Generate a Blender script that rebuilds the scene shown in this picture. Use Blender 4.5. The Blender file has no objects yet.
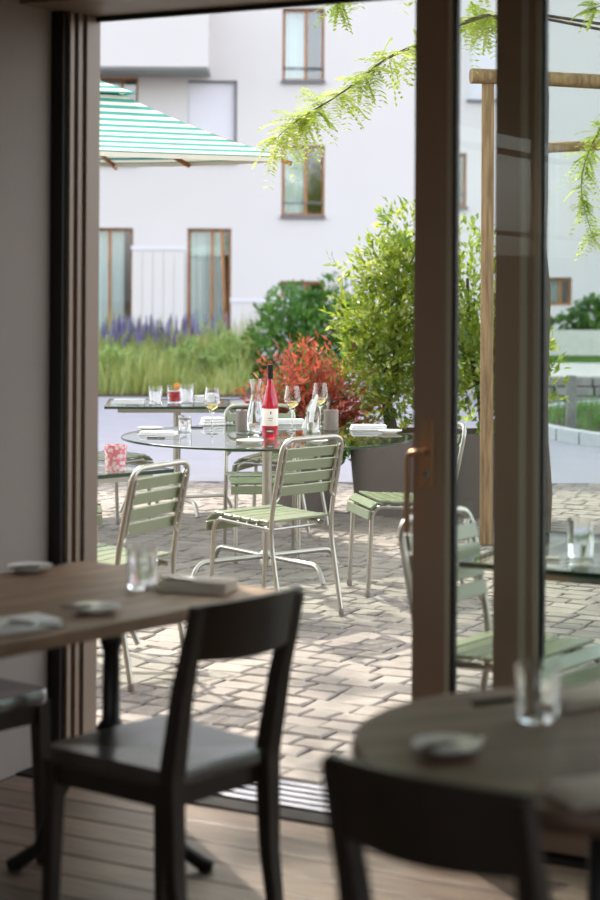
import bpy, bmesh, math, random
from mathutils import Vector, Matrix, Quaternion
R = math.radians
PI = math.pi
random.seed(7)
C = bpy.context.scene.collection
SC = bpy.context.scene

# ------------------------------------------------------------------ camera, sky, sun, exposure
FPX, HY, HC, ROLL = 1780.0, 286.0, 1.54, 0.006
cam_d = bpy.data.cameras.new('camera')
cam_d.sensor_fit = 'VERTICAL'; cam_d.sensor_height = 36.0; cam_d.sensor_width = 24.0
cam_d.lens = FPX / 900 * 36.0
cam_d.shift_y = -(450 - HY) / 900
cam_d.dof.use_dof = True; cam_d.dof.focus_distance = 9.1; cam_d.dof.aperture_fstop = 2.6
cam_d.clip_end = 400
cam = bpy.data.objects.new('camera', cam_d); C.objects.link(cam)
cam.location = (0, 0, HC); cam.rotation_euler = (R(90), -ROLL, 0)
SC.camera = cam

SUN_AZ = math.atan2(-0.42, 1.0)      # from the front, a little to the left
SUN_EL = R(44)
world = bpy.data.worlds.new('world'); SC.world = world; world.use_nodes = True
wn = world.node_tree; bg = wn.nodes['Background']
sky = wn.nodes.new('ShaderNodeTexSky'); sky.sky_type = 'NISHITA'; sky.sun_disc = False
sky.sun_elevation = SUN_EL; sky.sun_rotation = SUN_AZ
sky.air_density = 1.0; sky.dust_density = 2.5; sky.ozone_density = 1.0
hsv = wn.nodes.new('ShaderNodeHueSaturation'); hsv.inputs['Saturation'].default_value = 0.4   # thin white haze over the whole sky
wn.links.new(sky.outputs[0], hsv.inputs['Color']); wn.links.new(hsv.outputs[0], bg.inputs[0]); bg.inputs[1].default_value = 0.5
sun_d = bpy.data.lights.new('sun', 'SUN'); sun_d.energy = 3.8; sun_d.angle = R(0.6); sun_d.color = (1.0, 0.91, 0.78)
sun = bpy.data.objects.new('sun', sun_d); C.objects.link(sun)
sdir = Vector((math.sin(SUN_AZ) * math.cos(SUN_EL), math.cos(SUN_AZ) * math.cos(SUN_EL), math.sin(SUN_EL)))
sun.rotation_euler = sdir.to_track_quat('Z', 'Y').to_euler(); sun.location = sdir * 40
vs = SC.view_settings
vs.view_transform = 'Standard'; vs.look = 'None'; vs.gamma = 1.0; vs.use_curve_mapping = False
vs.exposure = 0.65
SC.cycles.use_denoising = True
SC.cycles.max_bounces = 14; SC.cycles.transparent_max_bounces = 24; SC.cycles.transmission_bounces = 12
SC.cycles.sample_clamp_indirect = 6.0

# ------------------------------------------------------------------ places
def at_z(px, py, z=0.0):             # a picture point on a level surface at height z, in the room's metres
    x = px + ROLL * (py - HY); y = py - ROLL * (px - 300)
    d = FPX * (HC - z) / (y - HY)
    return Vector(((x - 300) / FPX * d, d, z))
def at_d(px, py, d):                 # a picture point at depth d
    x = px + ROLL * (py - HY); y = py - ROLL * (px - 300)
    return Vector(((x - 300) / FPX * d, d, HC - (y - HY) / FPX * d))
ANG = R(28)
U = Vector((math.cos(ANG), -math.sin(ANG), 0)); N = Vector((math.sin(ANG), math.cos(ANG), 0))
O0 = Vector((-0.134, 5.19, 0))
def ab(a, b, z=0.0):                 # along the glass front, out through it
    return O0 + U * a + N * b + Vector((0, 0, z))
ROOMROT = -ANG

# ------------------------------------------------------------------ materials
def lin(c):
    if isinstance(c, str):
        c = [int(c[i:i + 2], 16) / 255 for i in (0, 2, 4)]
    return tuple((v / 12.92 if v <= 0.04045 else ((v + 0.055) / 1.055) ** 2.4) for v in c[:3]) + (1.0,)
class NT:
    def __init__(s, name):
        s.m = bpy.data.materials.new(name); s.m.use_nodes = True; s.t = s.m.node_tree
        s.p = s.t.nodes['Principled BSDF']; s.out = s.t.nodes['Material Output']
    def n(s, typ, **kw):
        nd = s.t.nodes.new(typ)
        for k, v in kw.items():
            if k in nd.inputs.keys(): nd.inputs[k].default_value = v
            else: setattr(nd, k, v)
        return nd
    def l(s, a, b): s.t.links.new(a, b)
    def ramp(s, fac, stops):
        r = s.n('ShaderNodeValToRGB'); e = r.color_ramp.elements
        while len(e) < len(stops): e.new(0.5)
        for el, (p, c) in zip(e, stops): el.position = p; el.color = lin(c)
        s.l(fac, r.inputs[0]); return r.outputs[0]
def mat(name, col, rough=0.5, metal=0.0, var=0.0, scale=8.0, bump=0.0, bscale=60.0, rand=0.0, stretch=None, spec=0.5, col2=None):
    k = NT(name); p = k.p
    p.inputs['Roughness'].default_value = rough; p.inputs['Metallic'].default_value = metal
    p.inputs['Specular IOR Level'].default_value = spec
    base = lin(col)
    tc = k.n('ShaderNodeTexCoord'); mp = k.n('ShaderNodeMapping'); k.l(tc.outputs['Object'], mp.inputs[0])
    if stretch: mp.inputs['Scale'].default_value = stretch
    oi = k.n('ShaderNodeObjectInfo')
    if rand or stretch:
        cm = k.n('ShaderNodeCombineXYZ'); mu = k.n('ShaderNodeMath', operation='MULTIPLY'); mu.inputs[1].default_value = 37.0
        k.l(oi.outputs['Random'], mu.inputs[0]); k.l(mu.outputs[0], cm.inputs[0]); k.l(mu.outputs[0], cm.inputs[1])
        k.l(cm.outputs[0], mp.inputs['Location'])
    colout = None
    if var or col2:
        nz = k.n('ShaderNodeTexNoise'); nz.inputs['Scale'].default_value = scale; nz.inputs['Detail'].default_value = 6
        k.l(mp.outputs[0], nz.inputs[0])
        mx = k.n('ShaderNodeMix', data_type='RGBA')
        c2 = lin(col2) if col2 else tuple(v * (1 - var) for v in base[:3]) + (1,)
        mx.inputs[6].default_value = base; mx.inputs[7].default_value = c2
        mr = k.n('ShaderNodeMapRange'); mr.inputs[1].default_value = 0.35; mr.inputs[2].default_value = 0.68
        k.l(nz.outputs[0], mr.inputs[0]); k.l(mr.outputs[0], mx.inputs[0]); colout = mx.outputs[2]
    if rand:
        hs = k.n('ShaderNodeHueSaturation'); mr2 = k.n('ShaderNodeMapRange')
        mr2.inputs[3].default_value = 1 - rand; mr2.inputs[4].default_value = 1 + rand
        k.l(oi.outputs['Random'], mr2.inputs[0]); k.l(mr2.outputs[0], hs.inputs['Value'])
        if colout: k.l(colout, hs.inputs['Color'])
        else: hs.inputs['Color'].default_value = base
        colout = hs.outputs[0]
    if colout: k.l(colout, p.inputs['Base Color'])
    else: p.inputs['Base Color'].default_value = base
    if bump:
        nb = k.n('ShaderNodeTexNoise'); nb.inputs['Scale'].default_value = bscale; nb.inputs['Detail'].default_value = 5
        k.l(mp.outputs[0], nb.inputs[0]); b = k.n('ShaderNodeBump'); b.inputs['Strength'].default_value = bump; b.inputs['Distance'].default_value = 0.01
        k.l(nb.outputs[0], b.inputs['Height']); k.l(b.outputs[0], p.inputs['Normal'])
    return k.m
def leafmat(name, c1, c2, trans=0.5, scale=3.0, c3=None):
    k = NT(name); k.t.nodes.remove(k.p)
    tc = k.n('ShaderNodeTexCoord'); nz = k.n('ShaderNodeTexNoise'); nz.inputs['Scale'].default_value = scale; nz.inputs['Detail'].default_value = 3
    k.l(tc.outputs['Object'], nz.inputs[0])
    st = [(0.36, c1), (0.62, c2)] + ([(0.74, c3)] if c3 else [])
    col = k.ramp(nz.outputs[0], st)
    df = k.n('ShaderNodeBsdfDiffuse'); tl = k.n('ShaderNodeBsdfTranslucent'); gl = k.n('ShaderNodeBsdfGlossy'); gl.inputs['Roughness'].default_value = 0.35
    k.l(col, df.inputs[0]); k.l(col, tl.inputs[0])
    m1 = k.n('ShaderNodeMixShader'); m1.inputs[0].default_value = trans; k.l(df.outputs[0], m1.inputs[1]); k.l(tl.outputs[0], m1.inputs[2])
    m2 = k.n('ShaderNodeMixShader'); m2.inputs[0].default_value = 0.06; k.l(m1.outputs[0], m2.inputs[1]); k.l(gl.outputs[0], m2.inputs[2])
    k.l(m2.outputs[0], k.out.inputs[0]); return k.m
def panemat(name, tint, ior=1.5, rough=0.0):     # clear sheet: tinted straight-through light plus a Fresnel mirror on its outer faces
    k = NT(name); k.t.nodes.remove(k.p)
    tr = k.n('ShaderNodeBsdfTransparent'); tr.inputs[0].default_value = tuple(tint) + (1,)
    gl = k.n('ShaderNodeBsdfGlossy'); gl.inputs['Roughness'].default_value = rough
    fr = k.n('ShaderNodeFresnel'); fr.inputs[0].default_value = ior
    ge = k.n('ShaderNodeNewGeometry'); sb = k.n('ShaderNodeMath', operation='SUBTRACT'); sb.inputs[0].default_value = 1.0
    k.l(ge.outputs['Backfacing'], sb.inputs[1]); mu = k.n('ShaderNodeMath', operation='MULTIPLY')
    k.l(fr.outputs[0], mu.inputs[0]); k.l(sb.outputs[0], mu.inputs[1])
    mx = k.n('ShaderNodeMixShader'); k.l(mu.outputs[0], mx.inputs[0]); k.l(tr.outputs[0], mx.inputs[1]); k.l(gl.outputs[0], mx.inputs[2])
    k.l(mx.outputs[0], k.out.inputs[0]); return k.m
def glassmat(name, col=(1, 1, 1), rough=0.0, ior=1.45):
    k = NT(name); p = k.p
    p.inputs['Base Color'].default_value = tuple(col) + (1,); p.inputs['Roughness'].default_value = rough
    p.inputs['Transmission Weight'].default_value = 1.0; p.inputs['IOR'].default_value = ior
    return k.m
M = {}
M['wallpaint'] = mat('grey plaster', '8c8177', 0.8, var=0.08, scale=2, bump=0.05, bscale=90)
M['ceil'] = mat('white ceiling', 'd8d4cc', 0.9)
M['plank'] = mat('oak boards', '74604f', 0.4, rand=0.22, stretch=(2.2, 26, 8), scale=3.0, col2='4e3c30', bump=0.12, bscale=9)
M['subfloor'] = mat('dark joint', '1d1612', 0.9)
M['frame'] = mat('bronze anodised frame', '7d6c5c', 0.45, metal=0.25, var=0.06, scale=5)
M['framedark'] = mat('dark bronze frame', '967a64', 0.45, metal=0.1, var=0.06, scale=5)
M['trimlight'] = mat('light bronze trim', 'b3a793', 0.5, metal=0.1)
M['gasket'] = mat('black gasket', '0c0b0a', 0.6)
M['alu'] = mat('aluminium track', '85868f', 0.5, metal=0.6)
M['sill'] = mat('dark sill', '1a1613', 0.75, spec=.2)
M['bronze'] = mat('brushed bronze fitting', 'b08a68', 0.35, metal=0.8)
M['pane'] = panemat('window pane', (0.93, 0.955, 0.94))
M['farpane'] = panemat('house pane', (0.9, 0.95, 0.95), 2.4)
M['tabglass'] = panemat('green table glass', (0.92, 0.96, 0.93), 1.6)
M['glassedge'] = mat('polished glass edge', '24402f', 0.15, spec=0.8)
M['glass'] = glassmat('clear glass')
M['water'] = glassmat('water', (0.95, 0.98, 1.0), ior=1.33)
M['wine'] = glassmat('white wine', (0.95, 0.82, 0.35), ior=1.33)
M['rose'] = mat('rose wine bottle', 'd8243f', 0.05, spec=0.8)
M['rose'].node_tree.nodes['Principled BSDF'].inputs['Transmission Weight'].default_value = 0.6
M['drink'] = mat('red drink', 'd5121f', 0.1)
M['capsule'] = mat('black capsule', '15120f', 0.3)
M['label'] = mat('cream paper', 'efe6d6', 0.6)
M['ink'] = mat('dark ink', '3a2a2a', 0.6)
M['slat'] = mat('sage green paint', '848c6c', 0.25, var=0.06, scale=9, spec=0.8)
M['tube'] = mat('galvanised tube', 'b8b4a8', 0.3, metal=0.9, var=0.12, scale=14)
M['blackwood'] = mat('black stained beech', '2a1f17', 0.34, var=0.25, scale=5, stretch=(4, 4, 1.2), spec=0.5)
M['seatwood'] = mat('black stained plywood', '32271e', 0.24, var=0.2, scale=4, stretch=(6, 1, 1), spec=1.0); M['seatwood'].node_tree.nodes['Principled BSDF'].inputs['Coat Weight'].default_value = 0.5; M['seatwood'].node_tree.nodes['Principled BSDF'].inputs['Coat Roughness'].default_value = 0.15
M['tabwood'] = mat('oiled oak table', '9c7a5e', 0.45, stretch=(1.6, 14, 6), scale=2.4, col2='6e5039', bump=0.06, bscale=7)
M['tabwood2'] = mat('brown walnut table', '84614d', 0.48, stretch=(1.4, 12, 6), scale=2.2, col2='573d2d', bump=0.06, bscale=7)
M['iron'] = mat('black cast iron', '17140f', 0.45, metal=0.4, bump=0.1, bscale=40)
M['china'] = mat('white china', 'eeebe4', 0.15)
M['napkin'] = mat('white linen', 'f0eee9', 0.85, bump=0.15, bscale=220)
M['napkin2'] = mat('natural linen', 'd8ccbb', 0.85, bump=0.15, bscale=220)
M['steel'] = mat('cutlery steel', 'c8c8c8', 0.18, metal=1.0)
M['blackgrip'] = mat('black cutlery grip', '141414', 0.35)
M['stone'] = mat('taupe stoneware', '8b8076', 0.5, var=0.1, scale=30)
M['pinkglass'] = mat('pink patterned glass', 'f0a8a8', 0.15, spec=0.7)
M['facade'] = mat('white render facade', 'd8d1cd', 0.9, var=0.02, scale=0.6)
M['shutter'] = mat('white shutter', 'dedade', 0.7)
M['winwood'] = mat('larch window frame', 'b07a48', 0.5, stretch=(8, 8, 1), scale=3, col2='8e5d33')
M['sillstone'] = mat('grey metal sill', '6e6a70', 0.5)
M['curtain'] = mat('pale curtain', 'e8ebe6', 0.9)
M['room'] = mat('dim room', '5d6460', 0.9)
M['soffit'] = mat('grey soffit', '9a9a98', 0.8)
M['asphalt'] = mat('pale asphalt', '98959c', 0.85, var=0.08, scale=3, bump=0.1, bscale=80)
M['joint'] = mat('sand joint', '38322c', 0.95, bump=0.2, bscale=120)
M['cobble'] = mat('granite sett', '877d73', 0.62, rand=0.16, var=0.2, scale=14, bump=0.3, bscale=50)
M['earth'] = mat('earth', '4b3b2a', 0.95, var=0.3, scale=10)
M['kerb'] = mat('granite kerb', 'b9bbbc', 0.7, var=0.12, scale=20)
M['rubble'] = mat('rough grey stone', '8f8b84', 0.85, var=0.3, scale=12, rand=0.15, bump=0.4, bscale=20)
M['pot'] = mat('taupe fibre planter', '6f645c', 0.6, var=0.1, scale=6)
M['concrete'] = mat('pale concrete trough', 'd2cec4', 0.85, var=0.12, scale=8)
M['bark'] = mat('brown bark', '6b5a48', 0.9, stretch=(6, 6, 1.5), scale=6, col2='40342a', bump=0.6, bscale=14)
M['stake'] = mat('weathered round timber', 'a88861', 0.8, stretch=(14, 14, 1.2), scale=4, col2='7a5f42', bump=0.25, bscale=12)
M['teak'] = mat('teak umbrella rib', 'b4763c', 0.5, stretch=(5, 5, 1), scale=5, col2='8e5727')
M['leaf_tree'] = leafmat('honey locust leaf', 'a9bf48', 'd6de80', 0.6, 2.5)
M['leaf_green'] = leafmat('glossy laurel leaf', '5f7f22', 'aebb44', 0.6, 8, 'f2ebb0')  # palest stop paints sunlit highlights into the leaf colour
M['leaf_red'] = leafmat('red heavenly bamboo leaf', '94402f', 'd06a52', 0.45, 7, 'e6a27e')
M['leaf_dark'] = leafmat('dark green shrub leaf', '3d6a24', '6d9a3a', 0.4, 3)
M['grass'] = leafmat('meadow grass', '84984a', 'b6ba68', 0.45, 2.2, 'd0c284')
M['leaf_pale'] = leafmat('pale perennial leaf', '7f9c4a', 'b5c878', 0.45, 4)
M['lavender'] = leafmat('purple spike', '5c4f86', '8d82b0', 0.4, 3)
def canopymat():
    k = NT('striped canvas'); k.t.nodes.remove(k.p)
    tc = k.n('ShaderNodeTexCoord'); sp = k.n('ShaderNodeSeparateXYZ'); k.l(tc.outputs['Object'], sp.inputs[0])
    ax = k.n('ShaderNodeMath', operation='ABSOLUTE'); ay = k.n('ShaderNodeMath', operation='ABSOLUTE')
    k.l(sp.outputs[0], ax.inputs[0]); k.l(sp.outputs[1], ay.inputs[0])
    mx = k.n('ShaderNodeMath', operation='MAXIMUM'); k.l(ax.outputs[0], mx.inputs[0]); k.l(ay.outputs[0], mx.inputs[1])
    mu = k.n('ShaderNodeMath', operation='MULTIPLY'); mu.inputs[1].default_value = 1 / 0.085; k.l(mx.outputs[0], mu.inputs[0])
    fr = k.n('ShaderNodeMath', operation='FRACT'); k.l(mu.outputs[0], fr.inputs[0])
    col = k.ramp(fr.outputs[0], [(0.0, 'f4f1e6'), (0.5, 'f4f1e6'), (0.52, '62aca4'), (0.98, '62aca4')])
    df = k.n('ShaderNodeBsdfDiffuse'); tl = k.n('ShaderNodeBsdfTranslucent'); k.l(col, df.inputs[0]); k.l(col, tl.inputs[0])
    m1 = k.n('ShaderNodeMixShader'); m1.inputs[0].default_value = 0.3; k.l(df.outputs[0], m1.inputs[1]); k.l(tl.outputs[0], m1.inputs[2])
    k.l(m1.outputs[0], k.out.inputs[0]); return k.m
M['canopy'] = canopymat()
def pinkmat():
    k = NT('pink and white chequered glass'); p = k.p; p.inputs['Roughness'].default_value = 0.12
    tc = k.n('ShaderNodeTexCoord'); mp = k.n('ShaderNodeMapping'); mp.inputs['Scale'].default_value = (1, 1, 1); k.l(tc.outputs['Object'], mp.inputs[0])
    ck = k.n('ShaderNodeTexVoronoi'); ck.inputs['Scale'].default_value = 60; k.l(mp.outputs[0], ck.inputs[0])
    col = k.ramp(ck.outputs['Distance'], [(0.42, 'fdf4f4'), (0.62, 'ee9aa4')]); k.l(col, p.inputs['Base Color'])
    p.inputs['Transmission Weight'].default_value = 0.3
    return k.m
M['pinkglass'] = pinkmat()

# ------------------------------------------------------------------ mesh builder
def fillet(pts, r, n=6):
    pts = [Vector(p) for p in pts]; out = [pts[0]]
    rr = r if isinstance(r, (list, tuple)) else [r] * len(pts)
    for i in range(1, len(pts) - 1):
        a, b, c = pts[i - 1], pts[i], pts[i + 1]
        d1 = (a - b); d2 = (c - b); l = min(rr[i], d1.length * 0.49, d2.length * 0.49)
        p1 = b + d1.normalized() * l; p2 = b + d2.normalized() * l
        for k in range(n + 1):
            t = k / n; out.append(p1 * (1 - t) ** 2 + b * 2 * t * (1 - t) + p2 * t * t)
    out.append(pts[-1]); return out
class MB:
    def __init__(s): s.v = []; s.f = []
    def add(s, vs_, fs):
        o = len(s.v); s.v.extend([tuple(v) for v in vs_]); s.f.extend([tuple(i + o for i in f) for f in fs]); return s
    def box(s, c, size, mtx=None, bev=0.0):
        hx, hy, hz = size[0] / 2, size[1] / 2, size[2] / 2; c = Vector(c)
        if bev <= 0:
            vv = [Vector((x * hx, y * hy, z * hz)) for z in (-1, 1) for y in (-1, 1) for x in (-1, 1)]
            ff = [(0, 2, 3, 1), (4, 5, 7, 6), (0, 1, 5, 4), (2, 6, 7, 3), (0, 4, 6, 2), (1, 3, 7, 5)]
        else:
            b = min(bev, hx * .9, hy * .9, hz * .9)
            bm = bmesh.new(); bmesh.ops.create_cube(bm, size=1.0)
            for v in bm.verts: v.co = Vector((v.co.x * 2 * hx, v.co.y * 2 * hy, v.co.z * 2 * hz))
            bmesh.ops.bevel(bm, geom=bm.edges[:], offset=b, segments=2, profile=0.5, affect='EDGES')
            bm.verts.index_update(); vv = [v.co.copy() for v in bm.verts]; ff = [tuple(v.index for v in f.verts) for f in bm.faces]; bm.free()
        if mtx is not None: vv = [mtx @ v for v in vv]
        return s.add([v + c for v in vv], ff)
    def beam(s, p, q, w, h, up=(0, 0, 1), w2=None, h2=None):
        p, q = Vector(p), Vector(q); d = (q - p).normalized(); x = d.cross(Vector(up))
        if x.length < 1e-4: x = d.cross(Vector((0, 1, 0)))
        x.normalize(); y = x.cross(d).normalized(); w2 = w if w2 is None else w2; h2 = h if h2 is None else h2
        vv = [p + x * (i * w / 2) + y * (j * h / 2) for i, j in ((-1, -1), (1, -1), (1, 1), (-1, 1))] + [q + x * (i * w2 / 2) + y * (j * h2 / 2) for i, j in ((-1, -1), (1, -1), (1, 1), (-1, 1))]
        return s.add(vv, [(0, 1, 2, 3), (7, 6, 5, 4), (0, 4, 5, 1), (1, 5, 6, 2), (2, 6, 7, 3), (3, 7, 4, 0)])
    def tube(s, pts, r, n=10, r2=None):
        pts = [Vector(p) for p in pts]; m = len(pts); rs = r if isinstance(r, (list, tuple)) else [r + ((r2 if r2 is not None else r) - r) * i / (m - 1) for i in range(m)]
        t0 = (pts[1] - pts[0]).normalized(); x = t0.orthogonal().normalized(); vv = []; ff = []
        pt = t0
        for i, p in enumerate(pts):
            t = (pts[min(i + 1, m - 1)] - pts[max(i - 1, 0)]).normalized()
            x = (pt.rotation_difference(t) @ x); x = (x - t * x.dot(t)).normalized(); y = t.cross(x); pt = t
            for k in range(n):
                a = 2 * PI * k / n; vv.append(p + (x * math.cos(a) + y * math.sin(a)) * rs[i])
        for i in range(m - 1):
            for k in range(n):
                a, b = i * n + k, i * n + (k + 1) % n; ff.append((a, b, b + n, a + n))
        ff.append(tuple(range(n - 1, -1, -1))); ff.append(tuple((m - 1) * n + k for k in range(n)))
        return s.add(vv, ff)
    def lathe(s, prof, c=(0, 0, 0), n=28, closed=False):
        c = Vector(c); vv = []; ff = []; m = len(prof)
        for r, z in prof:
            for k in range(n):
                a = 2 * PI * k / n; vv.append(c + Vector((max(r, 1e-5) * math.cos(a), max(r, 1e-5) * math.sin(a), z)))
        mm = m if closed else m - 1
        for i in range(mm):
            for k in range(n):
                a, b = i * n + k, i * n + (k + 1) % n; j = ((i + 1) % m) * n
                ff.append((a, b, j + (k + 1) % n, j + k))
        if not closed: ff.append(tuple(range(n - 1, -1, -1))); ff.append(tuple((m - 1) * n + k for k in range(n)))
        return s.add(vv, ff)
    def prism(s, poly, z0, z1):
        n = len(poly); vv = [(x, y, z0) for x, y in poly] + [(x, y, z1) for x, y in poly]
        return s.add(vv, [tuple(range(n - 1, -1, -1)), tuple(range(n, 2 * n))] + [(i, (i + 1) % n, n + (i + 1) % n, n + i) for i in range(n)])
    def mesh(s, name, m, smooth=False):
        me = bpy.data.meshes.new(name); me.from_pydata(s.v, [], s.f); me.update()
        if m is not None: me.materials.append(M[m] if isinstance(m, str) else m)
        if smooth:
            me.polygons.foreach_set('use_smooth', [True] * len(me.polygons))
            try: me.set_sharp_from_angle(angle=R(38))
            except Exception: pass
        return me
    def build(s, name, m, parent=None, smooth=False, loc=None, rotz=0):
        o = bpy.data.objects.new(name, s.mesh(name, m, smooth)); C.objects.link(o)
        if parent is not None: o.parent = parent
        if loc is not None: o.location = loc
        if rotz: o.rotation_euler.z = rotz
        return o
def tag(o, label=None, cat=None, group=None, kind=None):
    if label: o['label'] = label
    if cat: o['category'] = cat
    if group: o['group'] = group
    if kind: o['kind'] = kind
    return o
def thing(name, label, cat, loc=(0, 0, 0), rotz=0, group=None, kind=None):
    o = bpy.data.objects.new(name, None); C.objects.link(o); o.empty_display_size = 0.1
    o.location = loc; o.rotation_euler.z = rotz
    return tag(o, label, cat, group, kind)
def dup(root, label, loc, rotz, group=None):
    r = root.copy(); C.objects.link(r); r.location = loc; r.rotation_euler.z = rotz; r['label'] = label
    if group: r['group'] = group
    for ch in list(root.children):
        c = ch.copy(); C.objects.link(c); c.parent = r
        for g in list(ch.children):
            d = g.copy(); C.objects.link(d); d.parent = c
    return r
def face(fx, fy): return math.atan2(-fx, fy)      # z rotation that turns local +y to this direction
RM = Matrix.Rotation(ROOMROT, 3, 'Z')
def rbox(mb, a0, a1, b0, b1, z0, z1, bev=0):       # box aligned with the room
    return mb.box(ab((a0 + a1) / 2, (b0 + b1) / 2, (z0 + z1) / 2), (abs(a1 - a0), abs(b1 - b0), abs(z1 - z0)), RM, bev)
def struct(name, mb, m, parent=None, **kw):
    o = mb.build(name, m, parent, **kw)
    if parent is None: o['kind'] = 'structure'
    return o

# ------------------------------------------------------------------ the room
A0, A1, B0, B1, H = -0.85, 5.4, -6.6, 0.0, 2.75
floor = struct('floor', rbox(MB(), A0 - .1, A1 + .1, B0 - .1, B1, -0.12, -0.02), 'subfloor')
tag(floor, 'brown oak plank floor of the dining room')
rng = random.Random(3)
plank_meshes = {}
PW = 0.14
row = 0; b = B1
while b > B0:
    x = A0 - rng.uniform(0, 1.2)
    while x < A1:
        L = rng.choice((1.4, 1.7, 2.0, 2.3)); x0, x1 = max(x, A0), min(x + L, A1)
        if x1 - x0 > 0.05:
            k = round(x1 - x0, 2)
            if k not in plank_meshes:
                plank_meshes[k] = MB().box((0, 0, 0), (k - 0.004, PW - 0.007, 0.02), None, 0.0022).mesh('plank', 'plank')
            o = bpy.data.objects.new('plank', plank_meshes[k]); C.objects.link(o); o.parent = floor
            o.location = ab((x0 + x1) / 2, b - PW / 2, -0.01 + rng.uniform(-.0006, .0006)); o.rotation_euler.z = ROOMROT
        x += L
    b -= PW; row += 1
# left wall with the high window whose panes mirror in the sliding glass
WB0, WB1, WZ0, WZ1 = -5.5, -3.3, 1.66, 2.42
mb = MB()
rbox(mb, A0 - .25, A0, WB1, 0.168, 0, H); rbox(mb, A0 - .25, A0, B0 - .25, WB0, 0, H)
rbox(mb, A0 - .25, A0, WB0, WB1, 0, WZ0); rbox(mb, A0 - .25, A0, WB0, WB1, WZ1, H)
tag(struct('wall_left', mb, 'wallpaint'), 'smooth grey plaster wall beside the sliding door')
w1 = thing('window_1', 'high window of the side wall', None, kind='structure')
mb = MB(); fw = 0.05
for (y0, y1, z0, z1) in ((WB0, WB1, WZ0, WZ0 + fw), (WB0, WB1, WZ1 - fw, WZ1), (WB0, WB0 + fw, WZ0, WZ1), (WB1 - fw, WB1, WZ0, WZ1)):
    rbox(mb, A0 - .16, A0 - .09, y0, y1, z0, z1)
mb.build('window_frame', 'framedark', w1)
for t in (0.35, 0.68):
    y = WB1 + (WB0 - WB1) * t; rbox(MB(), A0 - .16, A0 - .09, y - .02, y + .02, WZ0 + fw, WZ1 - fw).build('mullion', 'framedark', w1)
for z in (WZ0 + 0.17, WZ1 - 0.15):
    rbox(MB(), A0 - .155, A0 - .1, WB0 + fw, WB1 - fw, z - .012, z + .012).build('glazing_bar', 'framedark', w1)
rbox(MB(), A0 - .128, A0 - .12, WB0 + fw, WB1 - fw, WZ0 + fw, WZ1 - fw).build('pane', 'pane', w1)
# back wall with an unseen window added to light the room, right wall
mb = MB(); q0, q1 = -0.4, 5.0
rbox(mb, A0 - .25, q0, B0 - .25, B0, 0, H); rbox(mb, q1, A1 + .25, B0 - .25, B0, 0, H); rbox(mb, q0, q1, B0 - .25, B0, 0, .85); rbox(mb, q0, q1, B0 - .25, B0, 2.45, H)
struct('wall_back', mb, 'wallpaint')
w2 = thing('fill_window', 'unseen wide window added in the back wall to light the room', None, kind='structure'); mb = MB()
for t in (q0, q0 + (q1 - q0) / 3, q0 + 2 * (q1 - q0) / 3, q1 - .05): rbox(mb, t, t + .05, B0 - .15, B0 - .08, .85, 2.45)
rbox(mb, q0, q1, B0 - .15, B0 - .08, .85, .9); rbox(mb, q0, q1, B0 - .15, B0 - .08, 2.4, 2.45); mb.build('window_frame', 'framedark', w2)
rbox(MB(), q0, q1, B0 - .12, B0 - .11, .9, 2.4).build('pane', 'pane', w2)
struct('wall_right', rbox(MB(), A1, A1 + .25, B0 - .25, 0.34, 0, H), 'wallpaint')
struct('ceiling', rbox(MB(), A0 - .25, A1 + .25, B0 - .25, 0.34, H, H + .2), 'ceil')
mb = MB(); rbox(mb, A0 - .25, A1, 0.0, .34, 2.42, H); rbox(mb, 4.3, A1, 0.02, .34, 0, 2.42); rbox(mb, A0 - 3, A0 - .25, .1, .34, 0, 3.0)
tag(struct('wall_front', mb, 'frame'), 'bronze coloured head beam above the glass front')
rbox(MB(), A0 - .2, 4.3, .33, .35, 2.405, 2.425).build('drip_edge', 'gasket', bpy.data.objects['wall_front'])
# left jamb
j = thing('trim_1', 'bronze door jamb beside the grey wall', None, kind='structure')
rbox(MB(), A0 - .1, A0 + .045, .17, .19, 0, 2.42).build('jamb_shadow_gap', 'gasket', j)  # solid black strip stands in for the shade inside the recess
rbox(MB(), A0 - .1, -.79, .19, .21, 0, 2.42).build('jamb_profile', 'frame', j)
rbox(MB(), A0 - .1, -.812, .21, .235, 0, 2.42).build('jamb_groove', 'framedark', j)
rbox(MB(), A0 - .1, -.79, .235, .255, 0, 2.42).build('jamb_profile', 'frame', j)
rbox(MB(), A0 - .1, -.797, .255, .275, 0, 2.42).build('jamb_groove', 'frame', j)
rbox(MB(), A0 - .1, -.785, .275, .35, 0, 2.42).build('jamb_profile', 'frame', j)
# threshold
t = thing('trim_2', 'dark door sill with aluminium running tracks', None, kind='structure')
rbox(MB(), A0, A1, 0.0, .36, -.1, -.012).build('sill_base', 'gasket', t)
rbox(MB(), A0, A1, 0.001, .085, -.012, .006, .003).build('sill_strip', 'sill', t)
for i in range(5):
    b0 = .108 + i * .05
    rbox(MB(), A0 + .02, A1, b0, b0 + .028, -.012, .008, .003).build('track', 'alu', t)
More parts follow.
